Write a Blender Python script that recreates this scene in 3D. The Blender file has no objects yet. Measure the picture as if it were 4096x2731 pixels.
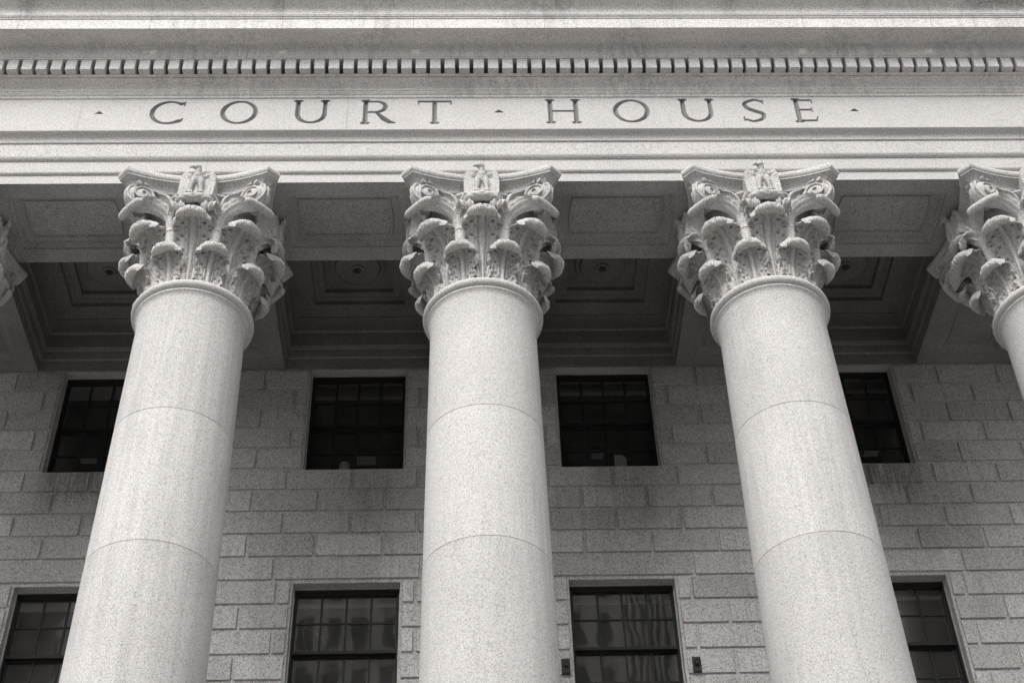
import bpy, math, random
import numpy as np
from mathutils import Vector, Matrix
random.seed(7)
PI = math.pi
rad = math.radians
scene = bpy.context.scene
COL = scene.collection

# ---------------------------------------------------------------- measures (metres, camera lens at z = 0)
S = 3.4            # column spacing
HB = 0.669         # half width of a ceiling beam / architrave
ZB = 13.54         # underside of the architrave
W = 2.77           # face of the courthouse wall
GROUND = -1.7
FLOOR = -0.55
DX = 0.18766       # dentil spacing
XL, XR = -10.6, 10.9

# ================================================================= mesh helpers
class MB:
    def __init__(self):
        self.v = []; self.f = []; self.mi = []
    def add(self, verts, faces, m=0):
        o = len(self.v)
        self.v += [tuple(map(float, p)) for p in verts]
        self.f += [tuple(i + o for i in f) for f in faces]
        self.mi += [m] * len(faces)
        return self
    def box(self, x0, x1, y0, y1, z0, z1, m=0):
        return self.add([(x0, y0, z0), (x1, y0, z0), (x1, y1, z0), (x0, y1, z0), (x0, y0, z1), (x1, y0, z1), (x1, y1, z1), (x0, y1, z1)],
                        [(0, 3, 2, 1), (4, 5, 6, 7), (0, 1, 5, 4), (1, 2, 6, 5), (2, 3, 7, 6), (3, 0, 4, 7)], m)
    def grid(self, rows, close_u=False, close_v=False, m=0, flip=False):
        n, k = len(rows), len(rows[0])
        vs = [p for r in rows for p in r]; fs = []
        for i in range(n if close_v else n - 1):
            for j in range(k if close_u else k - 1):
                a, b = i * k + j, i * k + (j + 1) % k
                c, d = ((i + 1) % n) * k + (j + 1) % k, ((i + 1) % n) * k + j
                fs.append((a, d, c, b) if flip else (a, b, c, d))
        return self.add(vs, fs, m)
    def loops(self, loops, cap0=False, cap1=False, m=0):
        self.grid(loops, close_u=True, m=m)
        k = len(loops[0])
        if cap0: self.add(loops[0], [tuple(range(k))[::-1]], m)
        if cap1: self.add(loops[-1], [tuple(range(k))], m)
        return self
    def lathe(self, prof, c=(0, 0), n=64, cap0=False, cap1=False, m=0):
        return self.loops([[(c[0] + r * math.cos(2 * PI * i / n), c[1] + r * math.sin(2 * PI * i / n), z) for i in range(n)] for r, z in prof], cap0, cap1, m)
    def tube(self, pts, radii, n=10, cap=True):
        pts = [Vector(p) for p in pts]
        if not isinstance(radii, (list, tuple)): radii = [radii] * len(pts)
        t0 = (pts[1] - pts[0]).normalized()
        up = Vector((0, 0, 1)) if abs(t0.z) < .9 else Vector((1, 0, 0))
        nrm = t0.cross(up).normalized(); rows = []
        for i, p in enumerate(pts):
            t = (pts[min(i + 1, len(pts) - 1)] - pts[max(i - 1, 0)]).normalized()
            nrm = (nrm - t * nrm.dot(t)).normalized(); b = t.cross(nrm)
            rows.append([p + (nrm * math.cos(2 * PI * j / n) + b * math.sin(2 * PI * j / n)) * radii[i] for j in range(n)])
        return self.loops(rows, cap, cap)
    def ball(self, c, r, nu=14, nv=8, rot=None):
        c = Vector(c); rows = []
        for i in range(nv + 1):
            th = PI * (.02 + .96 * i / nv)
            row = []
            for j in range(nu):
                p = Vector((r[0] * math.sin(th) * math.cos(2 * PI * j / nu), r[1] * math.sin(th) * math.sin(2 * PI * j / nu), -r[2] * math.cos(th)))
                if rot: p = rot @ p
                row.append(c + p)
            rows.append(row)
        return self.loops(rows, True, True)
    def mesh(self, name, mats, smooth=None, doubles=False):
        me = bpy.data.meshes.new(name)
        me.from_pydata(self.v, [], self.f)
        if not isinstance(mats, (list, tuple)): mats = [mats]
        for m in mats: me.materials.append(m)
        if len(mats) > 1: me.polygons.foreach_set('material_index', self.mi)
        if doubles:
            import bmesh
            bm = bmesh.new(); bm.from_mesh(me)
            bmesh.ops.remove_doubles(bm, verts=bm.verts, dist=1e-5)
            bmesh.ops.recalc_face_normals(bm, faces=bm.faces)
            bm.to_mesh(me); bm.free()
        if smooth is not None:
            me.polygons.foreach_set('use_smooth', [True] * len(me.polygons))
            me.set_sharp_from_angle(angle=rad(smooth))
        me.update()
        return me
    def build(self, name, mats, parent=None, smooth=None, loc=None, doubles=False):
        return link(name, self.mesh(name, mats, smooth, doubles), parent, loc)

def link(name, data, parent=None, loc=None):
    o = bpy.data.objects.new(name, data); COL.objects.link(o)
    if parent is not None: o.parent = parent
    if loc is not None: o.location = loc
    return o
def tag(o, label=None, cat=None, group=None, kind=None):
    if label: o['label'] = label
    if cat: o['category'] = cat
    if group: o['group'] = group
    o['kind'] = kind or 'thing'
    return o
def empty(name, loc=(0, 0, 0)):
    o = link(name, None, None, loc); o.empty_display_size = .3
    return o
def kids(o): return [c for c in bpy.data.objects if c.parent == o]
def copy_tree(o, parent=None):
    c = o.copy(); COL.objects.link(c)
    if parent is not None: c.parent = parent
    for ch in kids(o): copy_tree(ch, c)
    return c

def extrude(mb, prof, joints, gap=.003, x0=XL, x1=XR, closed=False):
    """prof: open list of (y, z); swept along x in blocks that leave thin joints"""
    xs = [x0] + sorted(j for j in joints if x0 < j < x1) + [x1]
    for a, b in zip(xs[:-1], xs[1:]):
        a2 = a + (gap / 2 if a != x0 else 0); b2 = b - (gap / 2 if b != x1 else 0)
        k = len(prof)
        mb.add([(a2, y, z) for y, z in prof] + [(b2, y, z) for y, z in prof],
               [(i, i + k, i + k + 1, i + 1) for i in range(k - 1)])
    return mb

def smoothstep(a, b, x):
    t = min(max((x - a) / (b - a), 0), 1); return t * t * (3 - 2 * t)
def spline(pts, n):
    P = [np.array(p, float) for p in pts]; P = [2 * P[0] - P[1]] + P + [2 * P[-1] - P[-2]]
    out = []; m = len(pts) - 1
    for i in range(n):
        t = i / (n - 1) * m; k = min(int(t), m - 1); t -= k
        a, b, c, d = P[k:k + 4]
        out.append(.5 * (2 * b + (c - a) * t + (2 * a - 5 * b + 4 * c - d) * t * t + (3 * b - a - 3 * c + d) * t ** 3))
    return out
def lerp_tab(tab, v):
    return float(np.interp(v, [t[0] for t in tab], [t[1] for t in tab]))

# ================================================================= materials
def new_mat(name):
    m = bpy.data.materials.new(name); m.use_nodes = True
    nt = m.node_tree; nt.nodes.clear()
    return m, nt
def N(nt, t, **kw):
    n = nt.nodes.new(t)
    for k, v in kw.items(): setattr(n, k, v)
    return n
def ramp(nt, src, stops):
    r = N(nt, 'ShaderNodeValToRGB'); e = r.color_ramp.elements
    while len(e) < len(stops): e.new(.5)
    for el, (p, c) in zip(e, stops):
        el.position = p; el.color = (c, c, c, 1)
    nt.links.new(src, r.inputs[0]); return r.outputs[0]
def mul(nt, a, b):
    m = N(nt, 'ShaderNodeMath', operation='MULTIPLY')
    for i, s in enumerate((a, b)):
        if isinstance(s, (int, float)): m.inputs[i].default_value = s
        else: nt.links.new(s, m.inputs[i])
    return m.outputs[0]
def granite(name, base, speck=.55, stain=.12, streak=0.0, bump=.25, tint=(1.0, .968, .947), fine=55, rough=.85, drips=()):
    m, nt = new_mat(name); L = nt.links.new
    pos = N(nt, 'ShaderNodeNewGeometry').outputs['Position']
    def noise(scale, detail=2, rgh=.5, vec=pos):
        n = N(nt, 'ShaderNodeTexNoise'); n.inputs['Scale'].default_value = scale
        n.inputs['Detail'].default_value = detail; n.inputs['Roughness'].default_value = rgh
        L(vec, n.inputs['Vector']); return n.outputs['Fac']
    g1 = noise(fine, 3, .65)
    g2 = noise(fine * .55, 2, .6)
    dark = ramp(nt, g1, [(.36, 1 - speck), (.50, 1.0), (.72, 1.12)])       # dark mineral grains
    mott = ramp(nt, g2, [(.34, 1 - speck * .34), (.52, 1.0)])
    st = ramp(nt, noise(1.1, 4, .6), [(.3, 1 - stain), (.6, 1.0)])
    v = mul(nt, mul(nt, dark, mott), st)
    if streak:                                                               # rain streaks, run down the face
        mp = N(nt, 'ShaderNodeMapping'); mp.inputs['Scale'].default_value = (13.0, 13.0, .55); L(pos, mp.inputs['Vector'])
        mp2 = N(nt, 'ShaderNodeMapping'); mp2.inputs['Scale'].default_value = (.9, .9, .5); L(pos, mp2.inputs['Vector'])
        a = ramp(nt, noise(1.0, 4, .65, mp.outputs[0]), [(.42, 1 - streak), (.55, 1.0)])
        b = ramp(nt, noise(1.0, 2, .5, mp2.outputs[0]), [(.42, 1.0), (.58, .0)])
        mx = N(nt, 'ShaderNodeMix', data_type='FLOAT'); L(b, mx.inputs[0]); mx.inputs[2].default_value = 1.0; L(a, mx.inputs[3])
        v = mul(nt, v, mx.outputs[0])
    if drips:                                                                # grime that has run down from a sill or ledge
        mp3 = N(nt, 'ShaderNodeMapping'); mp3.inputs['Scale'].default_value = (26.0, 26.0, 1.3); L(pos, mp3.inputs['Vector'])
        sn = ramp(nt, noise(1.0, 4, .7, mp3.outputs[0]), [(.40, 1.0), (.60, .25)])
        sx = N(nt, 'ShaderNodeSeparateXYZ'); L(pos, sx.inputs[0])
        def box(src, a, b, e0, e1):
            r = []
            for lo, hi, inv in ((a, a + e0, False), (b - e1, b, True)):
                m_ = N(nt, 'ShaderNodeMapRange', interpolation_type='SMOOTHSTEP'); L(src, m_.inputs[0])
                m_.inputs[1].default_value = lo; m_.inputs[2].default_value = hi
                m_.inputs[3].default_value = 1.0 if inv else 0.0; m_.inputs[4].default_value = 0.0 if inv else 1.0
                r.append(m_.outputs[0])
            return mul(nt, r[0], r[1])
        for x0, x1, z0, z1, k in drips:
            w_ = min(.25, (x1 - x0) / 2)
            q = mul(nt, mul(nt, mul(nt, box(sx.outputs[0], x0, x1, w_, w_), box(sx.outputs[2], z0, z1, (z1 - z0) * .8, .01)), sn), -k)
            a_ = N(nt, 'ShaderNodeMath', operation='ADD'); L(q, a_.inputs[0]); a_.inputs[1].default_value = 1.0
            v = mul(nt, v, a_.outputs[0])
    at = N(nt, 'ShaderNodeAttribute', attribute_name='tone', attribute_type='GEOMETRY')
    ad = N(nt, 'ShaderNodeMath', operation='ADD'); L(at.outputs['Fac'], ad.inputs[0]); ad.inputs[1].default_value = 1.0
    v = mul(nt, v, ad.outputs[0])
    v = mul(nt, v, base)
    c = N(nt, 'ShaderNodeCombineColor')
    for i in range(3): L(mul(nt, v, tint[i]), c.inputs[i])
    b = N(nt, 'ShaderNodeBsdfPrincipled'); L(c.outputs[0], b.inputs['Base Color'])
    b.inputs['Roughness'].default_value = rough; b.inputs['Specular IOR Level'].default_value = .25
    if bump:
        bp = N(nt, 'ShaderNodeBump'); bp.inputs['Strength'].default_value = bump; bp.inputs['Distance'].default_value = .006
        L(g2, bp.inputs['Height']); L(bp.outputs[0], b.inputs['Normal'])
    o = N(nt, 'ShaderNodeOutputMaterial'); L(b.outputs[0], o.inputs[0])
    return m
def plain(name, col, rough=.6, metal=0.0, var=.0, scale=8):
    m, nt = new_mat(name); L = nt.links.new
    b = N(nt, 'ShaderNodeBsdfPrincipled')
    b.inputs['Roughness'].default_value = rough; b.inputs['Metallic'].default_value = metal
    pos = N(nt, 'ShaderNodeNewGeometry').outputs['Position']
    n = N(nt, 'ShaderNodeTexNoise'); n.inputs['Scale'].default_value = scale; n.inputs['Detail'].default_value = 4; L(pos, n.inputs['Vector'])
    f = ramp(nt, n.outputs['Fac'], [(.3, 1 - var), (.7, 1 + var)])
    c = N(nt, 'ShaderNodeCombineColor')
    for i in range(3): L(mul(nt, f, col[i]), c.inputs[i])
    L(c.outputs[0], b.inputs['Base Color'])
    o = N(nt, 'ShaderNodeOutputMaterial'); L(b.outputs[0], o.inputs[0])
    return m
def glass_mat():
    m, nt = new_mat('window_glass'); L = nt.links.new
    pos = N(nt, 'ShaderNodeNewGeometry').outputs['Position']
    n = N(nt, 'ShaderNodeTexNoise'); n.inputs['Scale'].default_value = 2.2; n.inputs['Detail'].default_value = 1.5; L(pos, n.inputs['Vector'])
    bp = N(nt, 'ShaderNodeBump'); bp.inputs['Strength'].default_value = .10; bp.inputs['Distance'].default_value = .012; L(n.outputs['Fac'], bp.inputs['Height'])
    fr = N(nt, 'ShaderNodeFresnel'); fr.inputs['IOR'].default_value = 2.15
    t = N(nt, 'ShaderNodeBsdfTransparent'); t.inputs[0].default_value = (.93, .93, .93, 1)
    g = N(nt, 'ShaderNodeBsdfGlossy'); g.inputs['Roughness'].default_value = .02; L(bp.outputs[0], g.inputs['Normal'])
    d = N(nt, 'ShaderNodeBsdfDiffuse'); d.inputs[0].default_value = (.35, .34, .33, 1)     # thin film of dust
    n2 = N(nt, 'ShaderNodeTexNoise'); n2.inputs['Scale'].default_value = 3.0; n2.inputs['Detail'].default_value = 5; L(pos, n2.inputs['Vector'])
    df = ramp(nt, n2.outputs['Fac'], [(.4, .06), (.75, .13)])
    m1 = N(nt, 'ShaderNodeMixShader'); L(df, m1.inputs[0]); L(t.outputs[0], m1.inputs[1]); L(d.outputs[0], m1.inputs[2])
    mx = N(nt, 'ShaderNodeMixShader'); L(fr.outputs[0], mx.inputs[0]); L(m1.outputs[0], mx.inputs[1]); L(g.outputs[0], mx.inputs[2])
    o = N(nt, 'ShaderNodeOutputMaterial'); L(mx.outputs[0], o.inputs[0])
    return m
def lamp_mat(name, e):
    m, nt = new_mat(name)
    b = N(nt, 'ShaderNodeBsdfPrincipled'); b.inputs['Base Color'].default_value = (.5, .49, .48, 1)
    b.inputs['Emission Color'].default_value = (1, .98, .95, 1); b.inputs['Emission Strength'].default_value = e
    o = N(nt, 'ShaderNodeOutputMaterial'); nt.links.new(b.outputs[0], o.inputs[0]); return m

M_SHAFT = granite('pale_granite_shaft', .63, speck=.52, stain=.08, streak=.11, fine=95)
M_CARVE = granite('carved_granite', .64, speck=.62, stain=.22, streak=.12, fine=92, bump=.8)
M_ENTAB = granite('pale_granite_entablature', .57, speck=.52, stain=.08, fine=92)
M_LETTER = granite('darker_cut_granite', .33, speck=.5, stain=.2, fine=92)  # carved letters get a darker granite tone than the frieze around them
M_CORN = granite('weathered_granite_cornice', .74, speck=.56, stain=.12, streak=.20, fine=92, drips=((-6.9, -6.35, 16.0, 16.3, .5), (-6.05, -5.65, 15.9, 16.3, .5), (-2.75, -2.45, 15.95, 16.3, .3), (.9, 1.2, 15.9, 16.3, .25), (3.1, 3.5, 15.9, 16.3, .3), (6.3, 7.4, 16.05, 16.3, .45), (5.0, 5.25, 15.95, 16.3, .25)))
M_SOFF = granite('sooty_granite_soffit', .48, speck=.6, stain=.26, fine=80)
M_WALL = granite('grey_granite_wall', .56, speck=.68, stain=.10, streak=.12, fine=85, drips=((-5.85, -4.5, 11.0, 11.80, .55), (4.5, 5.9, 10.9, 11.80, .62), (-1.75, -1.05, 10.7, 11.78, .28), (1.3, 2.35, 10.6, 11.78, .30)))
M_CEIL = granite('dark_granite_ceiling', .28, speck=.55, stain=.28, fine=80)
M_FRAME = plain('black_painted_steel', (.009, .0088, .0085), .75, var=.3)
M_CAULK = plain('pale_putty', (.42, .41, .40), .8, var=.2)
M_MORTAR = plain('pale_mortar', (.80, .78, .76), .9, var=.12, scale=14)
M_GLASS = glass_mat()
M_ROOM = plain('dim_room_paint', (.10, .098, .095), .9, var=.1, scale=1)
M_SHADE = plain('grey_roller_blind', (.62, .61, .60), .9, var=.06)
M_IRON = plain('rusty_black_iron', (.028, .027, .026), .7, metal=.2, var=.5, scale=40)
M_PAPER = plain('white_paper', (.93, .92, .91), .8, var=.02)
M_CORD = plain('pale_cord', (.62, .61, .6), .8, var=.05)
M_LAMP = lamp_mat('dim_ceiling_lamp', .006)
M_PAVE = plain('grey_pavement', (.26, .254, .248), .9, var=.25, scale=.7)
M_FAR = plain('far_limestone', (.78, .77, .75), .85, var=.12, scale=.3)
M_FARWIN = plain('far_window_dark', (.22, .22, .215), .5)
M_FARGLASS = plain('far_tower_metal', (.85, .84, .83), .5, metal=.0, var=.1, scale=.2)

def set_tone(o, amp):
    """each stone (loose block) a slightly different grey: stored per face"""
    me = o.data; n = len(me.polygons)
    return

# ================================================================= entablature
ent = empty('entablature', (0, -HB, ZB))
tag(ent, 'pale granite entablature with dentil cornice carved with the words COURT HOUSE', 'entablature')
def P(o, z): return (-.664 - o, z)
def epart(name, mb, mat, smooth=None):
    o = mb.build(name, mat, None, smooth); o.parent = ent; o.matrix_parent_inverse = Matrix.Translation((0, HB, -ZB)); return o
arch_j = [S * k + .03 for k in range(-4, 5)]
# architrave: three fasciae divided by small mouldings, crowned by an ovolo
prof = [P(0, ZB), P(0, 13.688), P(.012, 13.690), P(.026, 13.700), P(.034, 13.716), P(.034, 13.727), P(.03, 13.731), P(.03, 13.908),
        P(.040, 13.910), P(.058, 13.924), P(.072, 13.945), P(.076, 13.962), P(.07, 13.968), P(.07, 14.196), P(.082, 14.199), P(.09, 14.206), P(.09, 14.214),
        P(.085, 14.217), P(.088, 14.235), P(.094, 14.262), P(.108, 14.285), P(.130, 14.302), P(.150, 14.314), P(.166, 14.328), P(.172, 14.334), P(.172, 14.364), P(0, 14.37)]
mb = extrude(MB(), prof, arch_j)
arch = epart('architrave', mb, M_ENTAB, 30)
# backing so that the joints show stone, not sky
mb = MB().box(XL + .02, XR - .02, -.664 + .11, .640, ZB + .135, 15.9)
mb.box(XL + .02, XR - .02, -.664 + .0, W + 1.5, 16.18, 16.4)
core = epart('masonry_core', mb, M_SOFF)
# frieze with carved letters
ZF0, ZF1 = 14.355, 15.193
ZL0, CH = 14.672, .452
def stroke(pts): return [np.array(p, float) for p in pts]
TK, TN = .0300, .0170
def serif(x, z, up, w=.062):
    d = -1 if up else 1
    return [[(x - w, z + d * .007, .009), (x + w, z + d * .007, .009)], [(x, z, .052), (x, z + d * .028, TK), (x, z + d * .05, TK * .96)]]
def stem(x, z0, z1, top=True, bot=True):
    s = [[(x, z0, TK), (x, z1, TK)]]
    if bot: s += serif(x, z0, False)
    if top: s += serif(x, z1, True)
    return s
def arc(cx, cz, rx, rz, a0, a1, n=28, th=TK, tn=TN, tilt=12):
    out = []
    for i in range(n + 1):
        a = rad(a0 + (a1 - a0) * i / n)
        hw = tn + (th - tn) * abs(math.cos(a + rad(tilt))) ** 1.3
        out.append((cx + (rx - hw) * math.cos(a), cz + (rz - hw) * math.sin(a), hw))
    return out
def letter(ch, x0, x1):
    b, t, w = ZL0, ZL0 + CH, x1 - x0
    m = (b + t) / 2
    if ch == 'O': return [arc((x0 + x1) / 2, m, w / 2, CH / 2 + .008, 0, 360, 48)]
    if ch == 'C':
        cx = x0 + .245
        s = [arc(cx, m, .245, CH / 2 + .008, 52, 308, 40)]
        s += [[(cx + .120, t - .036, TN), (x1 - .015, t - .050, .024)], [(x1 - .012, t - .012, .011), (x1 - .008, t - .10, .011)], [(cx + .125, b + .033, TN), (x1 - .03, b + .060, .022), (x1 - .01, b + .10, .010)]]
        return s
    if ch == 'U':
        r = (w - .10) / 2; xl, xr = x0 + .055, x1 - .055; zc = b + r + .01
        pts = [(xl, t, TK), (xl, zc, TK)]
        c = (xl + xr) / 2; rr = (xr - xl) / 2
        for i in range(1, 20):
            a = PI + PI * i / 20
            hw = TN + (TK - TN) * abs(math.cos(a)) ** 1.3
            pts.append((c + rr * math.cos(a), zc + (rr + .01) * math.sin(a) * .93, hw))
        pts += [(xr, zc, TK * .86), (xr, t, TK * .86)]
        return [pts] + serif(xl, t, True) + serif(xr, t, True)
    if ch == 'R':
        xs = x0 + .075
        s = stem(xs, b, t)
        zc = t - .125
        s += [[(xs, t - .02, TN), (xs + .14, t - .02, TN)], arc(xs + .135, zc, .15, .125, 90, -90, 22), [(xs + .14, zc - .107, TN), (xs, zc - .107, TN)]]
        s += [[(xs + .13, zc - .10, TN), (xs + .24, b + .085, .036), (xs + .31, b + .022, .03), (x1 - .005, b + .005, .010)]]
        return s
    if ch == 'T':
        c = (x0 + x1) / 2
        return stem(c, b, t - .01, top=False) + [[(x0 + .005, t - .019, TN), (x1 - .005, t - .019, TN)], [(x0 + .008, t - .004, .010), (x0 + .004, t - .085, .009)], [(x1 - .008, t - .004, .010), (x1 - .004, t - .085, .009)]]
    if ch == 'H':
        return stem(x0 + .075, b, t) + stem(x1 - .075, b, t) + [[(x0 + .075, m + .005, TN), (x1 - .075, m + .005, TN)]]
    if ch == 'S':
        c = (x0 + x1) / 2
        pts = spline([(x1 - .028, t - .052), (c + .03, t - .008), (x0 + .05, t - .075), (x0 + .075, t - .175), (c + .02, m - .015), (x1 - .045, b + .155), (x1 - .06, b + .065), (c - .02, b + .010), (x0 + .02, b + .050)], 44)
        n = len(pts)
        s = [[(p[0], p[1], TN + (TK * 1.05 - TN) * math.sin(PI * i / (n - 1)) ** 1.5) for i, p in enumerate(pts)]]
        s += [[(x1 - .022, t - .012, .010), (x1 - .022, t - .10, .010)], [(x0 + .012, b + .012, .010), (x0 + .012, b + .105, .010)]]
        return s
    if ch == 'E':
        xs = x0 + .075
        s = stem(xs, b, t)
        s += [[(xs, t - .019, TN), (x1 - .035, t - .019, TN)], [(x1 - .032, t - .004, .010), (x1 - .030, t - .085, .009)],
              [(xs, m + .012, TN), (x1 - .055, m + .012, TN)], [(x1 - .052, m + .055, .009), (x1 - .05, m - .035, .009)],
              [(xs, b + .019, TN), (x1 - .012, b + .019, TN)], [(x1 - .018, b + .004, .010), (x1 + .002, b + .095, .009)]]
        return s
INSC = [('C', -4.222, -3.782), ('O', -3.323, -2.846), ('U', -2.392, -1.938), ('R', -1.545, -1.085), ('T', -.798, -.367), ('^', .178, .308), ('H', .832, 1.312),
        ('O', 1.716, 2.189), ('U', 2.577, 3.037), ('S', 3.391, 3.700), ('E', 4.040, 4.352), ('^', 4.798, 4.914), ('^', -4.918, -4.804)]
mbF = MB(); letters = []
YF = -.664
CELL = .0068
patches = []
for ch, x0, x1 in INSC:
    px0, px1 = x0 - .008, x1 + .010
    if ch == '^': pz0, pz1 = 14.86, 14.945
    else: pz0, pz1 = ZL0 - .022, ZL0 + CH + .022
    nx, nz = int((px1 - px0) / CELL) + 1, int((pz1 - pz0) / CELL) + 1
    gx, gz = np.meshgrid(np.linspace(px0, px1, nx + 1), np.linspace(pz0, pz1, nz + 1))
    val = np.full(gx.shape, -1.0)
    if ch == '^':
        cx = (x0 + x1) / 2; hw = (x1 - x0) / 2
        zb_, zt_ = 14.876, 14.932
        a1 = (gz - zb_) * .95
        sl = math.hypot(zt_ - zb_, hw)
        a2 = ((x1 - gx) * (zt_ - zb_) - (gz - zb_) * hw) / sl
        a3 = ((gx - x0) * (zt_ - zb_) - (gz - zb_) * hw) / sl
        val = np.minimum(a1, np.minimum(a2, a3)) * 1.6
    else:
        for st in letter(ch, x0, x1):
            for (ax, az, ah), (bx, bz, bh) in zip(st[:-1], st[1:]):
                L2 = (bx - ax) ** 2 + (bz - az) ** 2
                if L2 < 1e-9: continue
                t = ((gx - ax) * (bx - ax) + (gz - az) * (bz - az)) / L2
                e = .12 / max(math.sqrt(L2) / .02, 1) if len(st) > 2 else 0.0
                tt = np.clip(t, 0, 1)
                d = np.hypot(gx - (ax + tt * (bx - ax)), gz - (az + tt * (bz - az)))
                h = ah + (bh - ah) * tt - d
                if len(st) == 2:
                    endd = np.minimum(t, 1 - t) * math.sqrt(L2)
                    h = np.where(endd < -1e-6, -1, np.minimum(h, endd + .006))
                val = np.maximum(val, h)
    dep = np.maximum(val, 0) * 1.7
    dep[0, :] = dep[-1, :] = 0; dep[:, 0] = dep[:, -1] = 0
    patches.append((px0, px1, pz0, pz1))
    idx = np.arange(gx.size).reshape(gx.shape)
    cut = (dep[:-1, :-1] + dep[1:, :-1] + dep[:-1, 1:] + dep[1:, 1:]) > 1e-6
    vs = np.stack([gx, YF + dep, gz], -1).reshape(-1, 3)
    for want, tgt in ((False, mbF), (True, None)):
        ii, jj = np.nonzero(cut == want)
        q = np.stack([idx[ii, jj], idx[ii, jj + 1], idx[ii + 1, jj + 1], idx[ii + 1, jj]], -1)
        u, inv = np.unique(q, return_inverse=True); inv = inv.reshape(q.shape)
        m_ = tgt if tgt is not None else MB()
        m_.add(vs[u].tolist(), inv.tolist())
        if tgt is None: letters.append((ch, m_))
# flat frieze between the carved patches
fr_j = [-8.5, -5.1, -1.7, 1.7, 5.1, 8.5]
patches.sort()
edges = [XL] + [e for p in patches for e in p[:2]] + [XR]
for i in range(0, len(edges), 2):
    a, b = edges[i], edges[i + 1]
    cuts = [a]
    for j in fr_j:
        if a < j < b: cuts += [j - .0018, j + .0018]
    cuts.append(b)
    for c, d in zip(cuts[0::2], cuts[1::2]):
        mbF.add([(c, YF, ZF0), (d, YF, ZF0), (d, YF, ZF1), (c, YF, ZF1)], [(0, 1, 2, 3)])
for px0, px1, pz0, pz1 in patches:
    mbF.add([(px0, YF, ZF0), (px1, YF, ZF0), (px1, YF, pz0), (px0, YF, pz0)], [(0, 1, 2, 3)])
    mbF.add([(px0, YF, pz1), (px1, YF, pz1), (px1, YF, ZF1), (px0, YF, ZF1)], [(0, 1, 2, 3)])
for j in fr_j:   # joint floors
    mbF.add([(j - .004, YF + .007, ZF0), (j + .004, YF + .007, ZF0), (j + .004, YF + .007, ZF1), (j - .004, YF + .007, ZF1)], [(0, 1, 2, 3)])
frieze = epart('frieze', mbF, M_ENTAB)
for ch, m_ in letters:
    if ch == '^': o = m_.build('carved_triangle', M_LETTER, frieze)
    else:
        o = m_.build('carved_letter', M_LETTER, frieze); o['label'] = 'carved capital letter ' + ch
# frieze crown, bed moulding, corona, sima
bed_j = sorted([S * k + s * .66 for k in range(-4, 5) for s in (-1, 1)])
band_j = sorted([S * k + s for k in range(-4, 5) for s in (-1.32, -.38, .38, 1.32)])
cor_j = [.85 + 1.7 * k for k in range(-8, 8)]
mb = MB()
extrude(mb, [P(-.01, 15.193), P(.004, 15.193), P(.014, 15.198), P(.020, 15.208), P(.022, 15.220), P(.020, 15.228), P(.030, 15.234), P(.042, 15.248), P(.050, 15.262), P(.056, 15.270), P(.056, 15.282), P(.066, 15.284), P(.066, 15.33)], fr_j)
extrude(mb, [P(.066, 15.331), P(.070, 15.345), P(.076, 15.362), P(.088, 15.380), P(.106, 15.396), P(.128, 15.408), P(.150, 15.415), P(.164, 15.418), P(.164, 15.424), P(.150, 15.428), P(.150, 15.431)], bed_j)
extrude(mb, [P(.150, 15.431), P(.212, 15.431), P(.212, 15.4325), P(.06, 15.433), P(.05, 15.66)], bed_j, gap=.004)
extrude(mb, [P(.03, 15.640), P(.302, 15.640), P(.302, 15.662), P(.312, 15.668), P(.316, 15.70), P(.320, 15.76), P(.326, 15.815), P(.336, 15.842), P(.36, 15.850)], band_j)
extrude(mb, [P(.30, 15.850), P(.560, 15.862), P(.566, 15.846), P(.612, 15.846), P(.625, 15.852), P(.625, 16.048), P(.634, 16.050), P(.640, 16.058), P(.642, 16.068), P(.638, 16.074), P(.650, 16.077),
             P(.656, 16.086), P(.656, 16.096), P(.662, 16.100), P(.664, 16.125), P(.670, 16.155), P(.684, 16.188), P(.708, 16.215), P(.736, 16.238), P(.760, 16.258), P(.770, 16.270), P(.784, 16.272), P(.784, 16.34), P(.5, 16.42), P(-.664, 16.47)], cor_j)
cornice = epart('cornice', mb, M_CORN, 28)
cornice.location.z -= .020
for x, w_, z0, z1 in ((-.83, .055, 15.70, 15.80), (-2.56, .05, 15.71, 15.79), (-4.24, .045, 15.70, 15.80), (4.26, .05, 15.69, 15.80), (5.93, .06, 15.70, 15.79)):
    MB().add([(x - w_, P(.3215, 0)[0], z0), (x + w_ * .8, P(.3215, 0)[0], z0 + .012), (x + w_, P(.3285, 0)[0], z1), (x - w_ * .9, P(.3285, 0)[0], z1 - .01),
              (x - w_, P(.30, 0)[0], z0), (x + w_ * .8, P(.30, 0)[0], z0 + .012), (x + w_, P(.30, 0)[0], z1), (x - w_ * .9, P(.30, 0)[0], z1 - .01)],
             [(0, 1, 2, 3), (0, 4, 5, 1), (1, 5, 6, 2), (2, 6, 7, 3), (3, 7, 4, 0)]).build('mortar_patch', M_MORTAR, cornice)
# dentils
dm = MB()
y0, y1, hw = P(.296, 0)[0], P(.045, 0)[0], .0685
dm.box(-hw, hw, y0, y1, 15.436, 15.642)
import bmesh
def bevel_mesh(me, w, seg=2):
    bm = bmesh.new(); bm.from_mesh(me)
    bmesh.ops.bevel(bm, geom=list(bm.edges), offset=w, segments=seg, affect='EDGES', profile=.5)
    bm.to_mesh(me); bm.free(); return me
dmesh = bevel_mesh(dm.mesh('dentil', M_ENTAB), .006, 1)
for n in range(-42, 46):
    d = link('dentil', dmesh, cornice)
    d.location = (-.0085 + DX * n + random.uniform(-.002, .002), random.uniform(-.002, .002), 0)

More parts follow.
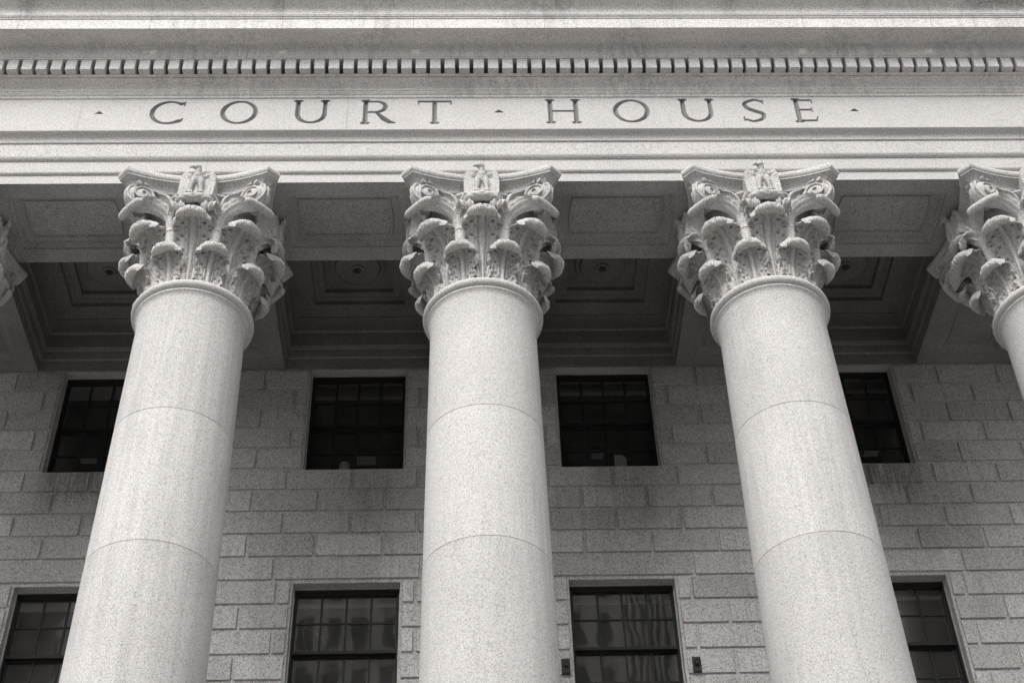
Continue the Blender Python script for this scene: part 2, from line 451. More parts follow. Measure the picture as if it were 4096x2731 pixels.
# ================================================================= portico ceiling
ceil = empty('portico_ceiling', (0, .664, ZB))
tag(ceil, 'dark coffered granite ceiling between the columns and the wall', 'ceiling')
def cpart(name, mb, mat, smooth=None, parent=None):
    o = mb.build(name, mat, None, smooth)
    if parent is None:
        o.parent = ceil; o.matrix_parent_inverse = Matrix.Translation((0, -.664, -ZB))
    else:
        o.parent = parent; o.matrix_parent_inverse = parent.matrix_parent_inverse.inverted() @ Matrix.Identity(4) if False else Matrix.Identity(4)
    return o
def panel_loop(cx, cy, hx, hy, bow, z, n=14):
    """rectangle whose short ends bow outwards"""
    p = []
    for i in range(n): p.append((cx - hx + 2 * hx * i / n, cy - hy, z))
    for i in range(n):
        t = -1 + 2 * i / n; p.append((cx + hx + bow * (1 - t * t), cy + hy * t, z))
    for i in range(n): p.append((cx + hx - 2 * hx * i / n, cy + hy, z))
    for i in range(n):
        t = 1 - 2 * i / n; p.append((cx - hx - bow * (1 - t * t), cy + hy * t, z))
    return p
KB = range(-3, 3)
for k in KB:      # soffit of the architrave between two columns, with a sunk panel
    cx = (k + .5) * S
    mb = MB()
    outer = panel_loop(cx, 0, S / 2 - .0, .664, 0, ZB)
    Ls = [outer, panel_loop(cx, 0, .700, .440, .02, ZB), panel_loop(cx, 0, .697, .437, .02, ZB + .030), panel_loop(cx, 0, .682, .422, .022, ZB + .030), panel_loop(cx, 0, .668, .408, .025, ZB + .042), panel_loop(cx, 0, .650, .390, .028, ZB + .072), panel_loop(cx, 0, .640, .378, .03, ZB + .092), panel_loop(cx, 0, .628, .366, .03, ZB + .096),
          panel_loop(cx, 0, .566, .318, .03, ZB + .096), panel_loop(cx, 0, .560, .313, .03, ZB + .072), panel_loop(cx, 0, .544, .297, .03, ZB + .072), panel_loop(cx, 0, .537, .290, .03, ZB + .104)]
    mb.loops(Ls, cap1=True)
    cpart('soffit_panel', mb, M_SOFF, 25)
for k in range(-3, 4):      # cross beams from the columns to the wall
    cx = k * S
    mb = MB(); cy = (.664 + W) / 2; hy = (W - .664) / 2
    Ls = [panel_loop(cx, cy, HB, hy, 0, ZB)] + [panel_loop(cx, cy, a, b, 0, ZB + d) for a, b, d in ((.44, hy - .24, 0), (.43, hy - .25, .012), (.40, hy - .28, .02), (.36, hy - .32, .05), (.31, hy - .37, .052), (.305, hy - .375, .042), (.285, hy - .395, .042), (.28, hy - .40, .055))]
    mb.loops(Ls, cap1=True)
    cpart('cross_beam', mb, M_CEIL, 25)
def rect_loop(x0, x1, y0, y1, e, z): return [(x0 + e, y0 + e, z), (x1 - e, y0 + e, z), (x1 - e, y1 - e, z), (x0 + e, y1 - e, z)]
for k in KB:
    x0, x1, ya, yb = k * S + HB, (k + 1) * S - HB, .664, W
    mb = MB()
    st = [(0, ZB), (0, 13.728), (.012, 13.732), (.022, 13.742), (.025, 13.756), (.025, 13.880), (.034, 13.886), (.046, 13.905), (.052, 13.925), (.060, 13.931), (.060, 14.165),
          (.070, 14.168), (.080, 14.176), (.088, 14.190), (.094, 14.240), (.104, 14.290), (.120, 14.335), (.138, 14.366), (.150, 14.372), (.150, 14.394),
          (.400, 14.394), (.400, 14.464), (.470, 14.464), (.475, 14.476), (.500, 14.482), (.535, 14.482), (.555, 14.482), (.555, 14.552)]
    mb.loops([rect_loop(x0, x1, ya, yb, e, z) for e, z in st], cap1=True)
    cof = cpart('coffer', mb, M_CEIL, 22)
    mb = MB()
    c = ((x0 + x1) / 2, 1.735)
    mb.lathe([(.385, 14.552), (.382, 14.515), (.37, 14.500), (.345, 14.494), (.335, 14.505), (.325, 14.512), (.315, 14.490), (.30, 14.470), (.22, 14.452), (.14, 14.446), (.105, 14.446), (.100, 14.425), (.085, 14.418), (.062, 14.422), (.053, 14.436), (.046, 14.60)], c, 48)
    ro = cpart('rosette', mb, M_CEIL, 30, cof)
    mb = MB().lathe([(.0465, 14.58), (.001, 14.585)], c, 16)
    cpart('vent_hole', mb, M_FRAME, None, cof)

# ================================================================= courthouse wall with its windows
JOINT = .016
def joints_for(n, x0, x1, has_win):
    """x of the vertical joints in course n"""
    out = []
    for k in range(-4, 5):
        c = k * S
        if n in (0, 2, 4, 11, 13, 15, 17, 19): offs = (-.425, .425) + (() if has_win else (-1.275,))
        elif n in (1, 3, 10, 12, 14, 16, 18): offs = (0, -.85, .85) + (() if has_win else (1.7,))
        elif n in (5, 7): offs = (0, -.85, .85, 1.7)
        elif n == 9: offs = (0, -.79, .79)
        else: offs = (-.425, .425, -1.275, 1.275)
        out += [c + o for o in offs]
    return sorted(set(round(o, 3) for o in out if x0 < o < x1))
CZ = [13.53 - .3455 * i for i in range(42)]
ZS_U, ZT_U = 11.80, 13.53          # upper window opening
ZT_L, ZS_L = 10.045, 7.70          # lower window opening
WH = .66
mb = MB()
tone = []
def block(x0, x1, z0, z1):
    g, d = .021, .005
    bx0, bx1, bz0, bz1 = x0 + g, x1 - g, z0 + g, z1 - g
    if bx1 - bx0 < .05: return
    yf = W + random.uniform(-.0015, .0015)
    yb = W + .024
    o = [(bx0, yb, bz0), (bx1, yb, bz0), (bx1, yb, bz1), (bx0, yb, bz1)]
    i = [(bx0 + d, yf, bz0 + d), (bx1 - d, yf, bz0 + d), (bx1 - d, yf, bz1 - d), (bx0 + d, yf, bz1 - d)]
    mb.add(o + i, [(4, 5, 6, 7), (0, 1, 5, 4), (1, 2, 6, 5), (2, 3, 7, 6), (3, 0, 4, 7)])
    t = random.gauss(0, .075)
    tone.extend([t] * 5)
WB = range(-3, 3)
def opening(z0, z1):
    zm = (z0 + z1) / 2
    return ZS_U < zm < ZT_U or ZS_L < zm < ZT_L
for i in range(len(CZ) - 1):
    z1, z0 = CZ[i], CZ[i + 1]
    hw = opening(z0, z1)
    spans = []
    if hw:
        e = XL
        for k in WB:
            c = (k + .5) * S
            spans.append((e, c - WH - .012)); e = c + WH + .012
        spans.append((e, XR))
    else: spans = [(XL, XR)]
    for a, b in spans:
        js = [a] + [j for j in joints_for(i, a, b, hw) if j - a > .1 and b - j > .1] + [b]
        for p, q in zip(js[:-1], js[1:]): block(p, q, z0, z1)
base0 = len(mb.f)
TH = 3.25
def backing(x0, x1, z0, z1):
    mb.box(x0, x1, W + .024, TH, z0, z1)
e = XL
for k in WB:
    c = (k + .5) * S
    backing(e, c - WH, FLOOR, 14.7); e = c + WH
    backing(c - WH, c + WH, ZT_L, ZS_U); backing(c - WH, c + WH, FLOOR, ZS_L); backing(c - WH, c + WH, ZT_U + .012, 14.7)
backing(e, XR, FLOOR, 14.7)
tone.extend([0.0] * (len(mb.f) - base0))
wall = mb.build('courthouse_wall', M_WALL)
at = wall.data.attributes.new('tone', 'FLOAT', 'FACE'); at.data.foreach_set('value', tone)
tag(wall, 'grey granite ashlar wall with dark sash windows behind the columns', 'wall')

def bar(m, x0, x1, y0, y1, z0, z1): m.box(x0, x1, y0, y1, z0, z1)
def make_window(kind):
    """returns an Empty-free tree: frame (root part) > sashes, panes, blind; local origin: centre of the opening at its top, wall face"""
    H = (ZT_U + .012 - 11.70) if kind == 'u' else ZT_L - ZS_L
    d0 = .150
    f = MB()
    bar(f, -WH, WH, d0 + .012, d0 + .16, -.052, 0)
    bar(f, -WH, WH, d0 + .026, d0 + .16, -.082, -.052)
    for s in (-1, 1):
        a, b = sorted((s * WH, s * (WH - .034))); bar(f, a, b, d0 + .012, d0 + .16, -H, -.082)
    frame = bevel = f.build('window_frame', M_FRAME, None)
    c = MB()
    bar(c, -WH, WH, d0 - .004, d0 + .0118, -.016, -.0005)
    for s in (-1, 1):
        a, b = sorted((s * WH - s * .0005, s * (WH - .014))); bar(c, a, b, d0 - .004, d0 + .0118, -H, -.016)
    c.build('putty_line', M_CAULK, frame)
    zt = -.086; ph = .384; mw = .013
    g0, g1 = -WH + .036, WH - .036
    def sash(name, y, ztop, rows, railtop, railbot):
        m = MB(); st = .016
        zb = ztop - railtop - rows * ph - railbot
        bar(m, g0, g0 + st, y, y + .04, zb, ztop); bar(m, g1 - st, g1, y, y + .04, zb, ztop)
        bar(m, g0 + st, g1 - st, y, y + .04, ztop - railtop, ztop)
        bar(m, g0 + st, g1 - st, y - .004, y + .04, zb, zb + railbot)
        xs = [g0 + st + (g1 - g0 - 2 * st) * i / 4 for i in (1, 2, 3)]
        for x in xs: bar(m, x - mw, x + mw, y + .006, y + .036, zb + railbot, ztop - railtop)
        for r in range(1, rows):
            z = ztop - railtop - r * ph
            xx = [g0 + st] + xs + [g1 - st]
            for i in range(4):
                a = xx[i] + (mw if i else 0); b = xx[i + 1] - (mw if i < 3 else 0)
                bar(m, a, b, y + .008, y + .034, z - .010, z + .010)
        o = m.build(name, M_FRAME, frame)
        p = MB().add([(g0 + .01, y + .02, zb + .01), (g1 - .01, y + .02, zb + .01), (g1 - .01, y + .02, ztop - .01), (g0 + .01, y + .02, ztop - .01)], [(0, 1, 2, 3)])
        p.build('pane', M_GLASS, frame)
        return zb
    z2 = sash('upper_sash', d0 + .035, zt, 2, .006, .040)
    sash('lower_sash', d0 + .085, z2 + .022, 2 if kind == 'u' else 3, .050, .05)
    return frame
def place(o, c, ztop):
    o.parent = wall; o.location = (c, W, ztop)
    return o
win_u, win_l = make_window('u'), make_window('l')
first = {'u': True, 'l': True}
BAYS = range(-2, 2)
for k in BAYS:
    c = (k + .5) * S
    for kind, src, zt in (('u', win_u, ZT_U + .012), ('l', win_l, ZT_L)):
        o = src if first[kind] else copy_tree(src)
        first[kind] = False
        place(o, c, zt)
        sh = MB()
        drop = {('u', -2): .30, ('u', -1): .34, ('u', 0): .25, ('u', 1): .28, ('l', -2): .20, ('l', -1): .17, ('l', 0): .19, ('l', 1): .17}[(kind, k)]
        sh.box(-WH + .05, WH - .05, .250, .254, -drop, -.09)
        sh.box(-WH + .05, WH - .05, .247, .260, -drop - .018, -drop)
        sh.build('roller_blind', M_SHADE, o)
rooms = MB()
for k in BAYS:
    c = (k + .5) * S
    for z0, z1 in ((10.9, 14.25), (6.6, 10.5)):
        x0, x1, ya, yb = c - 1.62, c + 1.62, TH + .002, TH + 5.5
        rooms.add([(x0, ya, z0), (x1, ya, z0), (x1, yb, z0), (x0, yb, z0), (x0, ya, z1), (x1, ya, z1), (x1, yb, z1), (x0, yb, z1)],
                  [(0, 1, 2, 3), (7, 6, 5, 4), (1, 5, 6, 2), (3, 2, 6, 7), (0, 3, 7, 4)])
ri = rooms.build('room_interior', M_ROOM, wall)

# ================================================================= columns
NA = 30
def ground_leaf(spine, wtab, lobes, thick=.04, nv=92, nu=44, droop=.10, vb=.56):
    """acanthus leaf for a bell: spine in (r, z); front faces -y; local origin is the column axis.
    v < vb is the blade lying on the bell, beyond it the tip rolls over into a ribbed cap"""
    sp = spline(spine, nv)
    nor = []
    for i in range(nv):
        a, b = sp[max(i - 1, 0)], sp[min(i + 1, nv - 1)]
        t = (b - a) / (np.linalg.norm(b - a) + 1e-9); nor.append(np.array([t[1], -t[0]]))
    front, back, pl = [], [], []
    for a in range(1, lobes + 1):
        for s in (-1, 1):
            pv = a / lobes * vb * .93 - .03
            pl.append((s * .54, pv, .085, .016, .075)); pl.append((s * .80, pv - .04, .07, .012, .05)); pl.append((s * .30, pv - .06, .05, .014, .04))
    pl += []
    for i in range(nv):
        v = i / (nv - 1); r, z = sp[i]
        w0 = lerp_tab(wtab, v)
        blade = 1 - smoothstep(vb - .04, vb + .08, v)
        cap = smoothstep(vb, vb + .12, v)
        curl = smoothstep(vb - .12, vb + .16, v)
        ph = v / vb * lobes
        sc = abs(math.sin(PI * ph))                                # scalloped lobes
        tooth = .5 + .5 * math.cos(2 * PI * ph * 4)
        fr, bk = [], []
        for j in range(nu + 1):
            u = -1 + 2 * j / nu; au = abs(u)
            edge = au ** 4
            w = w0 * (1 - ((.30 * (1 - sc ** .7) + .09 * tooth) * blade + .02 * tooth * cap) * edge)
            x = u * w
            g = .016 * math.exp(-(au / .11) ** 2) - .020 * math.exp(-((au - .19) / .05) ** 2) + .010 * math.exp(-((au - .28) / .05) ** 2) - .014 * math.exp(-((au - .37) / .05) ** 2)
            d = g * (1 - .85 * cap)
            d += .013 * math.cos(2 * PI * (ph - au * 1.1)) * smoothstep(.38, .7, au) * blade
            d += .004 * math.cos(2 * PI * (ph * 4 - au * 3)) * smoothstep(.55, .85, au) * blade
            d += (.034 * sc + .022) * smoothstep(.60, 1.0, au) * blade + .030 * smoothstep(.5, 1.0, au) * cap
            d += .0042 * math.cos(u * PI * 11) * cap
            for pu, pv, su, sv, am in pl:
                q = ((u - pu) / su) ** 2 + ((v - pv) / sv) ** 2
                if q < 5: d -= am * math.exp(-q)
            n = nor[i]
            rr, zz = r + n[0] * d, z + n[1] * d
            k = x * x / max(w0, .09)
            dz, dr = curl * droop * k + cap * .05 * au ** 6, curl * .16 * k
            def at(off):
                r2, z2 = rr - n[0] * off - dr, zz - n[1] * off - dz
                phi = x / max(r, .55) * (1 - .92 * curl)
                return (math.sin(phi) * r2 + x * .92 * curl, -math.cos(phi) * r2, z2)
            fr.append(at(0)); bk.append(at((thick + .018 * cap) * (1 - .45 * edge)))
        front.append(fr); back.append(bk)
    return MB().loops([f + b[::-1] for f, b in zip(front, back)], True, True)
low_spine = [(.600, 11.880), (.600, 12.00), (.606, 12.11), (.622, 12.21), (.655, 12.295), (.705, 12.352), (.760, 12.372), (.800, 12.350)]
low_w = [(0, .150), (.25, .175), (.55, .212), (.72, .215), (.86, .198), (1, .155)]
up_spine = [(.585, 11.92), (.588, 12.18), (.598, 12.38), (.626, 12.55), (.680, 12.68), (.755, 12.768), (.845, 12.795), (.920, 12.765)]
up_w = [(0, .085), (.2, .14), (.42, .235), (.60, .252), (.74, .245), (.88, .220), (1, .178)]
def tip_cap(mb, r, z, hl, rad_, ribs):
    """rolled-over tip: a fat ribbed bolster across the end of the leaf"""
    rows = []; n = 56
    for i in range(n + 1):
        q = -1 + 2 * i / n
        q2 = math.sin(q * PI / 2)
        c = (q2 * hl, -(r - .045 * q2 * q2), z - .022 * q2 * q2)
        rr = rad_ * max(1 - abs(q2) ** 2.6, 0) ** .5 * (1 + .085 * math.cos(q2 * ribs) + .03 * math.cos(q2 * 7 + 1)) + .003
        ring = []
        for j in range(24):
            a = 2 * PI * j / 24
            hole = 0
            for hq, ha in ((-.45, 1.2), (.38, .9), (.05, 1.6)):
                e = ((q2 - hq) / .05) ** 2 + (((a - ha + PI) % (2 * PI) - PI) / .28) ** 2
                if e < 5: hole += .034 * math.exp(-e)
            ring.append((c[0], c[1] - (rr - hole) * math.cos(a - .9), c[2] + (rr - hole) * math.sin(a - .9) * .96))
        rows.append(ring)
    return mb.loops(rows, True, True)
leaf_low = tip_cap(ground_leaf(low_spine, low_w, 3, vb=.72), .808, 12.334, .162, .057, 44).mesh('acanthus_leaf', M_CARVE, 70)
leaf_up = tip_cap(ground_leaf(up_spine, up_w, 4, vb=.78), .932, 12.750, .186, .067, 48).mesh('acanthus_leaf', M_CARVE, 70)

def pol(a, r, z): return np.array([r * math.sin(rad(a)), -r * math.cos(rad(a)), z])
def sweep_leaf(ctrl, wtab, sides, thick=.03, nv=40, nu=14, lobes=4, cup=.18, nref=None):
    """ctrl: 3D points; sides: direction of the leaf's width at each control point"""
    sp = spline(ctrl, nv); sd = spline(sides, nv)
    F, B = [], []
    for i in range(nv):
        v = i / (nv - 1)
        t = sp[min(i + 1, nv - 1)] - sp[max(i - 1, 0)]; t /= np.linalg.norm(t)
        s = sd[i] - t * np.dot(sd[i], t); s /= np.linalg.norm(s)
        n = np.cross(s, t)
        w0 = lerp_tab(wtab, v); fr, bk = [], []
        for j in range(nu + 1):
            u = -1 + 2 * j / nu; au = abs(u)
            w = w0 * (1 - .16 * abs(((v * lobes) % 1) - .6) / .6 * au ** 3 * (v < .85) - .05 * au ** 3 * (.5 + .5 * math.cos(2 * PI * v * lobes * 4)))
            d = .012 * math.exp(-(au / .14) ** 2) - .018 * math.exp(-((au - .3) / .1) ** 2) + .010 * math.cos(2 * PI * (v * lobes - au)) * au * (v < .8) + .005 * math.cos(u * 20) * (v > .62)
            for a in range(1, lobes + 1):
                q = ((au - .5) / .12) ** 2 + ((v - a / (lobes + .6) * .8) / .03) ** 2
                if q < 4: d -= .03 * math.exp(-q)
            p = sp[i] + s * u * w + n * (d - cup * w0 * u * u * (1 - v * .8))
            fr.append(p); bk.append(p - n * thick)
        F.append(fr); B.append(bk)
    return MB().loops([f + b[::-1] for f, b in zip(F, B)], True, True)

def capital_parts():
    """meshes of one capital with the angle at which each stands; axis at the origin"""
    parts = []
    for k in range(8): parts.append(('acanthus_leaf', leaf_low, 22.5 + 45 * k))
    for k in range(8): parts.append(('acanthus_leaf', leaf_up, 45 * k))
    # stalks
    mb = MB()
    c = pol(22.5, .675, 0)
    prof = [(.045, 12.36), (.058, 12.44), (.063, 12.56), (.070, 12.665), (.079, 12.672), (.081, 12.688), (.075, 12.698), (.076, 12.74), (.084, 12.775), (.092, 12.800), (.094, 12.818), (.086, 12.828), (.090, 12.845), (.098, 12.88), (.07, 12.89)]
    mb.lathe(prof, (c[0], c[1]), 20, True, True)
    rows = []
    stalk = mb.mesh('stalk', M_CARVE, 40)
    for k in range(4):
        for s in (0, 45): parts.append(('stalk', stalk, 90 * k + s))
    # leaf from the stalk out to the corner: a canopy rolled over under the volute
    tang = lambda a: np.array([math.cos(rad(a)), math.sin(rad(a)), 0])
    for mir in (0, 1):
        A = (lambda a: a) if not mir else (lambda a: 90 - a)
        nf, nw = 30, 14
        fc = spline([pol(A(18.5), .745, 12.80), pol(A(19.0), .775, 12.93), pol(A(22.5), .825, 13.04), pol(A(28.0), .915, 13.10), pol(A(32.0), 1.02, 13.075), pol(A(34.0), 1.075, 13.020)], nf)
        bc = spline([pol(A(27.5), .725, 12.80), pol(A(28.5), .755, 12.875), pol(A(32.0), .820, 12.930), pol(A(37.0), .920, 12.965), pol(A(41.5), 1.02, 12.955), pol(A(44.0), 1.085, 12.960)], nf)
        F, B = [], []
        for i in range(nf):
            v = i / (nf - 1); rows_f, rows_b = [], []
            out = pol(A(12), 1, .35); out /= np.linalg.norm(out)
            for j in range(nw + 1):
                u = j / nw
                sc = .030 * (abs(math.sin(PI * v * 6)) - .5) * (1 - u) ** 4
                p = fc[i] * (1 - u) + bc[i] * u + (fc[i] - bc[i]) / .12 * sc * (1 - v)
                bul = .030 * math.sin(PI * u)
                rib = .008 * math.cos(u * 2 * PI * 3.2 + v * 2) * (1 - .3 * v)
                for a_ in range(1, 6):
                    q = ((u - .28) / .10) ** 2 + ((v - a_ / 6) / .025) ** 2
                    if q < 5: rib -= .022 * math.exp(-q)
                p = p + out * (bul + rib)
                rows_f.append(p); rows_b.append(p - out * .030)
            F.append(rows_f); B.append(rows_b)
        lf = MB().loops([f + b[::-1] for f, b in zip(F, B)], True, True)
        parts += [('calyx_leaf', lf.mesh('calyx_leaf', M_CARVE, 60), 90 * k) for k in range(4)]
        # small leaf curling in towards the centre of the face
        B = (lambda a: a) if not mir else (lambda a: -a)
        ang = [22.0, 20.0, 17.0, 14.0, 12.0, 11, 11.5]
        rr = [.735, .765, .805, .850, .885, .880, .855]
        zz = [12.78, 12.86, 12.92, 12.945, 12.925, 12.885, 12.875]
        c3 = [pol(B(a), r, z) for a, r, z in zip(ang, rr, zz)]
        sd = [tang(B(22)), tang(B(20)), tang(B(17)), tang(B(12)), tang(0), tang(0), tang(0)]
        lf = sweep_leaf(c3, [(0, .07), (.3, .095), (.6, .10), (.85, .085), (1, .06)], sd, lobes=4, nv=30)
        parts += [('calyx_leaf', lf.mesh('calyx_leaf', M_CARVE, 60), 90 * k) for k in range(4)]
        # rim of the inner scroll, rising from the stalk under the eagle
        pts = spline([pol(B(21), .77, 12.90), pol(B(18.5), .80, 13.05), pol(B(14.5), .83, 13.155), pol(B(9), .85, 13.20), pol(B(4), .86, 13.19)], 14)
        tb = MB().tube(pts, [.020] * 14, 8)
        parts += [('scroll_rim', tb.mesh('scroll_rim', M_CARVE, 40), 90 * k) for k in range(4)]
    # rolled lip across the corner
    d = pol(45, 1, 0); nrm = np.array([d[1], -d[0], 0]) * -1   # cheek direction
    up = np.array([0, 0, 1.0]); acr = tang(45)
    rows = []
    for i in range(41):
        q = -1 + 2 * i / 40
        r0 = .047 * (1 - abs(q) ** 9) ** .5 * (1 + .05 * math.cos(q * 46)) + .004
        c_ = d * (1.088 - .015 * q * q) + acr * q * .215 + up * (12.978 - .01 * q * q)
        rows.append([c_ + d * r0 * math.cos(2 * PI * j / 16) + up * r0 * math.sin(2 * PI * j / 16) for j in range(16)])
    lip = MB().loops(rows, True, True).mesh('rolled_lip', M_CARVE, 60)
    parts += [('rolled_lip', lip, 90 * k) for k in range(4)]
    # corner volute: a solid scroll with a raised spiral on both cheeks, at 45 degrees
    C0 = d * .985 + up * 13.195
    mb = MB(); n = 40
    for s in (-1, 1):
        nv_ = nrm * s + d * .42; nv_ /= np.linalg.norm(nv_)
        e1 = np.cross(up, nv_); e1 *= np.sign(np.dot(e1, d))
        c1 = C0 - d * .01
        mb.loops([[c1 + e1 * r * math.cos(2 * PI * i / n) + up * r * math.sin(2 * PI * i / n) + nv_ * h for i in range(n)]
                  for r, h in ((.178, -.03), (.190, .066), (.175, .082), (.11, .105), (.07, .125), (.03, .138), (.001, .14))])
        pts, rd = [], []
        for i in range(90):
            q = i / 89; a = PI * .75 - q * 2 * PI * 2.2
            r = .192 * (1 - q) ** .9 + .012
            pts.append(c1 + e1 * r * math.cos(a) + up * r * math.sin(a) + nv_ * (.080 + .075 * q)); rd.append(.024 * (1 - .5 * q))
        mb.tube(pts, rd, 8)
    vol = mb.mesh('volute', M_CARVE, 45)
    parts += [('volute', vol, 90 * k) for k in range(4)]
    # ribbon that brings the volute out of the stalk
    for s in (-1, 1):
        mb = MB()
        P0 = pol(45 + s * 21.5, .70, 12.78)
        ctr = [P0, pol(45 + s * 20.5, .735, 12.98), pol(45 + s * 17.5, .80, 13.17), C0 - d * .145 + up * .10 - acr * s * -.10, C0 - d * .03 + up * .172 + acr * s * .085, C0 + d * .05 + up * .165 + acr * s * .08]
        sp = spline(ctr, 20); rows = []
        for i, p in enumerate(sp):
            q = i / 19; w = .062
            t = sp[min(i + 1, 19)] - sp[max(i - 1, 0)]; t /= np.linalg.norm(t)
            b_ = acr * 1.0 - t * np.dot(acr, t); b_ /= np.linalg.norm(b_); nn = np.cross(b_, t)
            rows.append([p + b_ * x * w + nn * y * .045 for x, y in ((-1, -.5), (-1, .5), (-.8, .62), (-.62, .35), (0, .2), (.62, .35), (.8, .62), (1, .5), (1, -.5))])
        mb.loops(rows, True, True)
        parts += [('volute_band', mb.mesh('volute_band', M_CARVE, 35), 90 * k) for k in range(4)]
    # bud between volute and abacus horn
    mb = MB()
    mb.ball(d * 1.10 + up * 13.33, (.06, .06, .05))
    for s in (-1, 1):
        mb.tube([d * 1.09 + up * 13.345 + nrm * s * .02, d * 1.09 + up * 13.35 + nrm * s * .12], [.036, .030], 12)
    parts += [('corner_bud', mb.mesh('corner_bud', M_CARVE, 50), 90 * k) for k in range(4)]
    # small flower masses between volutes low behind the leaves
    mb = MB()
    sp = []
    for i in range(25):
        q = i / 24 * 2 - 1
        r0 = .058 * (1 - abs(q) ** 3.2) ** .6 + .006
        ring = []
        for j in range(24):
            a = 2 * PI * j / 24
            r = r0 * (1 + .10 * math.cos(6 * a / 1 + q * 14 * (1 if q > 0 else -1)))
            ring.append((q * .225, -.912 + r * math.cos(a) + .05 * q * q, 13.005 + r * .85 * math.sin(a)))
        sp.append(ring)
    mb.loops(sp, True, True)
    parts += [('leaf_garland', mb.mesh('leaf_garland', M_CARVE, 50), 90 * k) for k in range(4)]
    # eagle with spread wings
    mb = MB()
    for s in (-1, 1):
        prof = [(.03, 13.10), (.214, 13.10), (.220, 13.22), (.219, 13.36), (.214, 13.45), (.200, 13.515), (.176, 13.55), (.150, 13.555), (.128, 13.54), (.118, 13.515), (.105, 13.47), (.06, 13.43), (.03, 13.43)]
        rows = []
        for yy, sc in ((-.70, 1), (-.850, 1), (-.872, .95)):
            c = (.12, 13.32)
            rows.append([(s * (c[0] + (x - c[0]) * sc), yy + (.02 * math.sin((z - 13.1) / .45 * PI) if yy < -.8 else 0) - (.035 * (13.56 - z) if yy < -.8 else -0), c[1] + (z - c[1]) * sc) for x, z in prof])
        mb.loops(rows, True, True)
    mb.ball((0, -.865, 13.40), (.078, .070, .105))
    mb.ball((0, -.885, 13.43), (.062, .058, .070))
    for s in (-1, 1):
        mb.ball((s * .095, -.855, 13.47), (.040, .035, .05))
        mb.ball((s * .048, -.895, 13.345), (.036, .042, .055))
        mb.tube([(s * .050, -.900, 13.34), (s * .056, -.905, 13.27), (s * .062, -.905, 13.20), (s * .064, -.900, 13.125)], [.040, .036, .026, .017], 12)
        for t in (-1, 0, 1):
            mb.tube([(s * .064 + t * .012, -.905, 13.150), (s * .064 + t * .030, -.935, 13.128), (s * .064 + t * .034, -.945, 13.095)], [.014, .014, .008], 8)
    mb.tube([(0, -.845, 13.34), (0, -.850, 13.24), (0, -.850, 13.13)], [.045, .036, .045], 12)
    mb.tube([(0, -.875, 13.45), (.004, -.900, 13.505), (.002, -.915, 13.55)], [.050, .040, .036], 12)
    mb.ball((-.010, -.925, 13.560), (.050, .042, .036))
    mb.tube([(-.040, -.935, 13.556), (-.075, -.945, 13.553), (-.096, -.948, 13.536), (-.100, -.946, 13.516)], [.024, .020, .014, .005], 10)
    me = mb.mesh('eagle', M_CARVE)
    o = link('eagle_tmp', me)
    md = o.modifiers.new('r', 'REMESH'); md.mode = 'VOXEL'; md.voxel_size = .0075
    dg = bpy.context.evaluated_depsgraph_get()
    ev = o.evaluated_get(dg); em = bpy.data.meshes.new_from_object(ev)
    co = np.empty(len(em.vertices) * 3); em.vertices.foreach_get('co', co); co = co.reshape(-1, 3)
    no = np.empty(len(em.vertices) * 3); em.vertices.foreach_get('normal', no); no = no.reshape(-1, 3)
    ax = np.abs(co[:, 0])
    wing = np.clip((ax - .09) / .03, 0, 1) * (co[:, 1] < -.80)
    disp = wing * .003 * np.cos((co[:, 2] * 1.0 + ax * .5) * 2 * PI / .05) * np.cos(ax * 2 * PI / .045)
    low = np.clip((13.30 - co[:, 2]) / .05, 0, 1)
    disp += wing * low * .005 * np.cos(ax * 2 * PI / .04)
    breast = (ax < .09) * (co[:, 1] < -.86) * (co[:, 2] > 13.24) * (co[:, 2] < 13.5)
    disp += breast * .004 * np.cos(co[:, 2] * 2 * PI / .04) * np.cos(co[:, 0] * 2 * PI / .04)
    co += no * disp[:, None]
    co[:, 2] -= .032
    em.vertices.foreach_set('co', co.ravel())
    em.materials.clear(); em.materials.append(M_CARVE)
    em.polygons.foreach_set('use_smooth', [True] * len(em.polygons))
    em.name = 'eagle'; em.update()
    bpy.data.objects.remove(o)
    parts += [('eagle', em, 90 * k) for k in range(4)]
    return parts

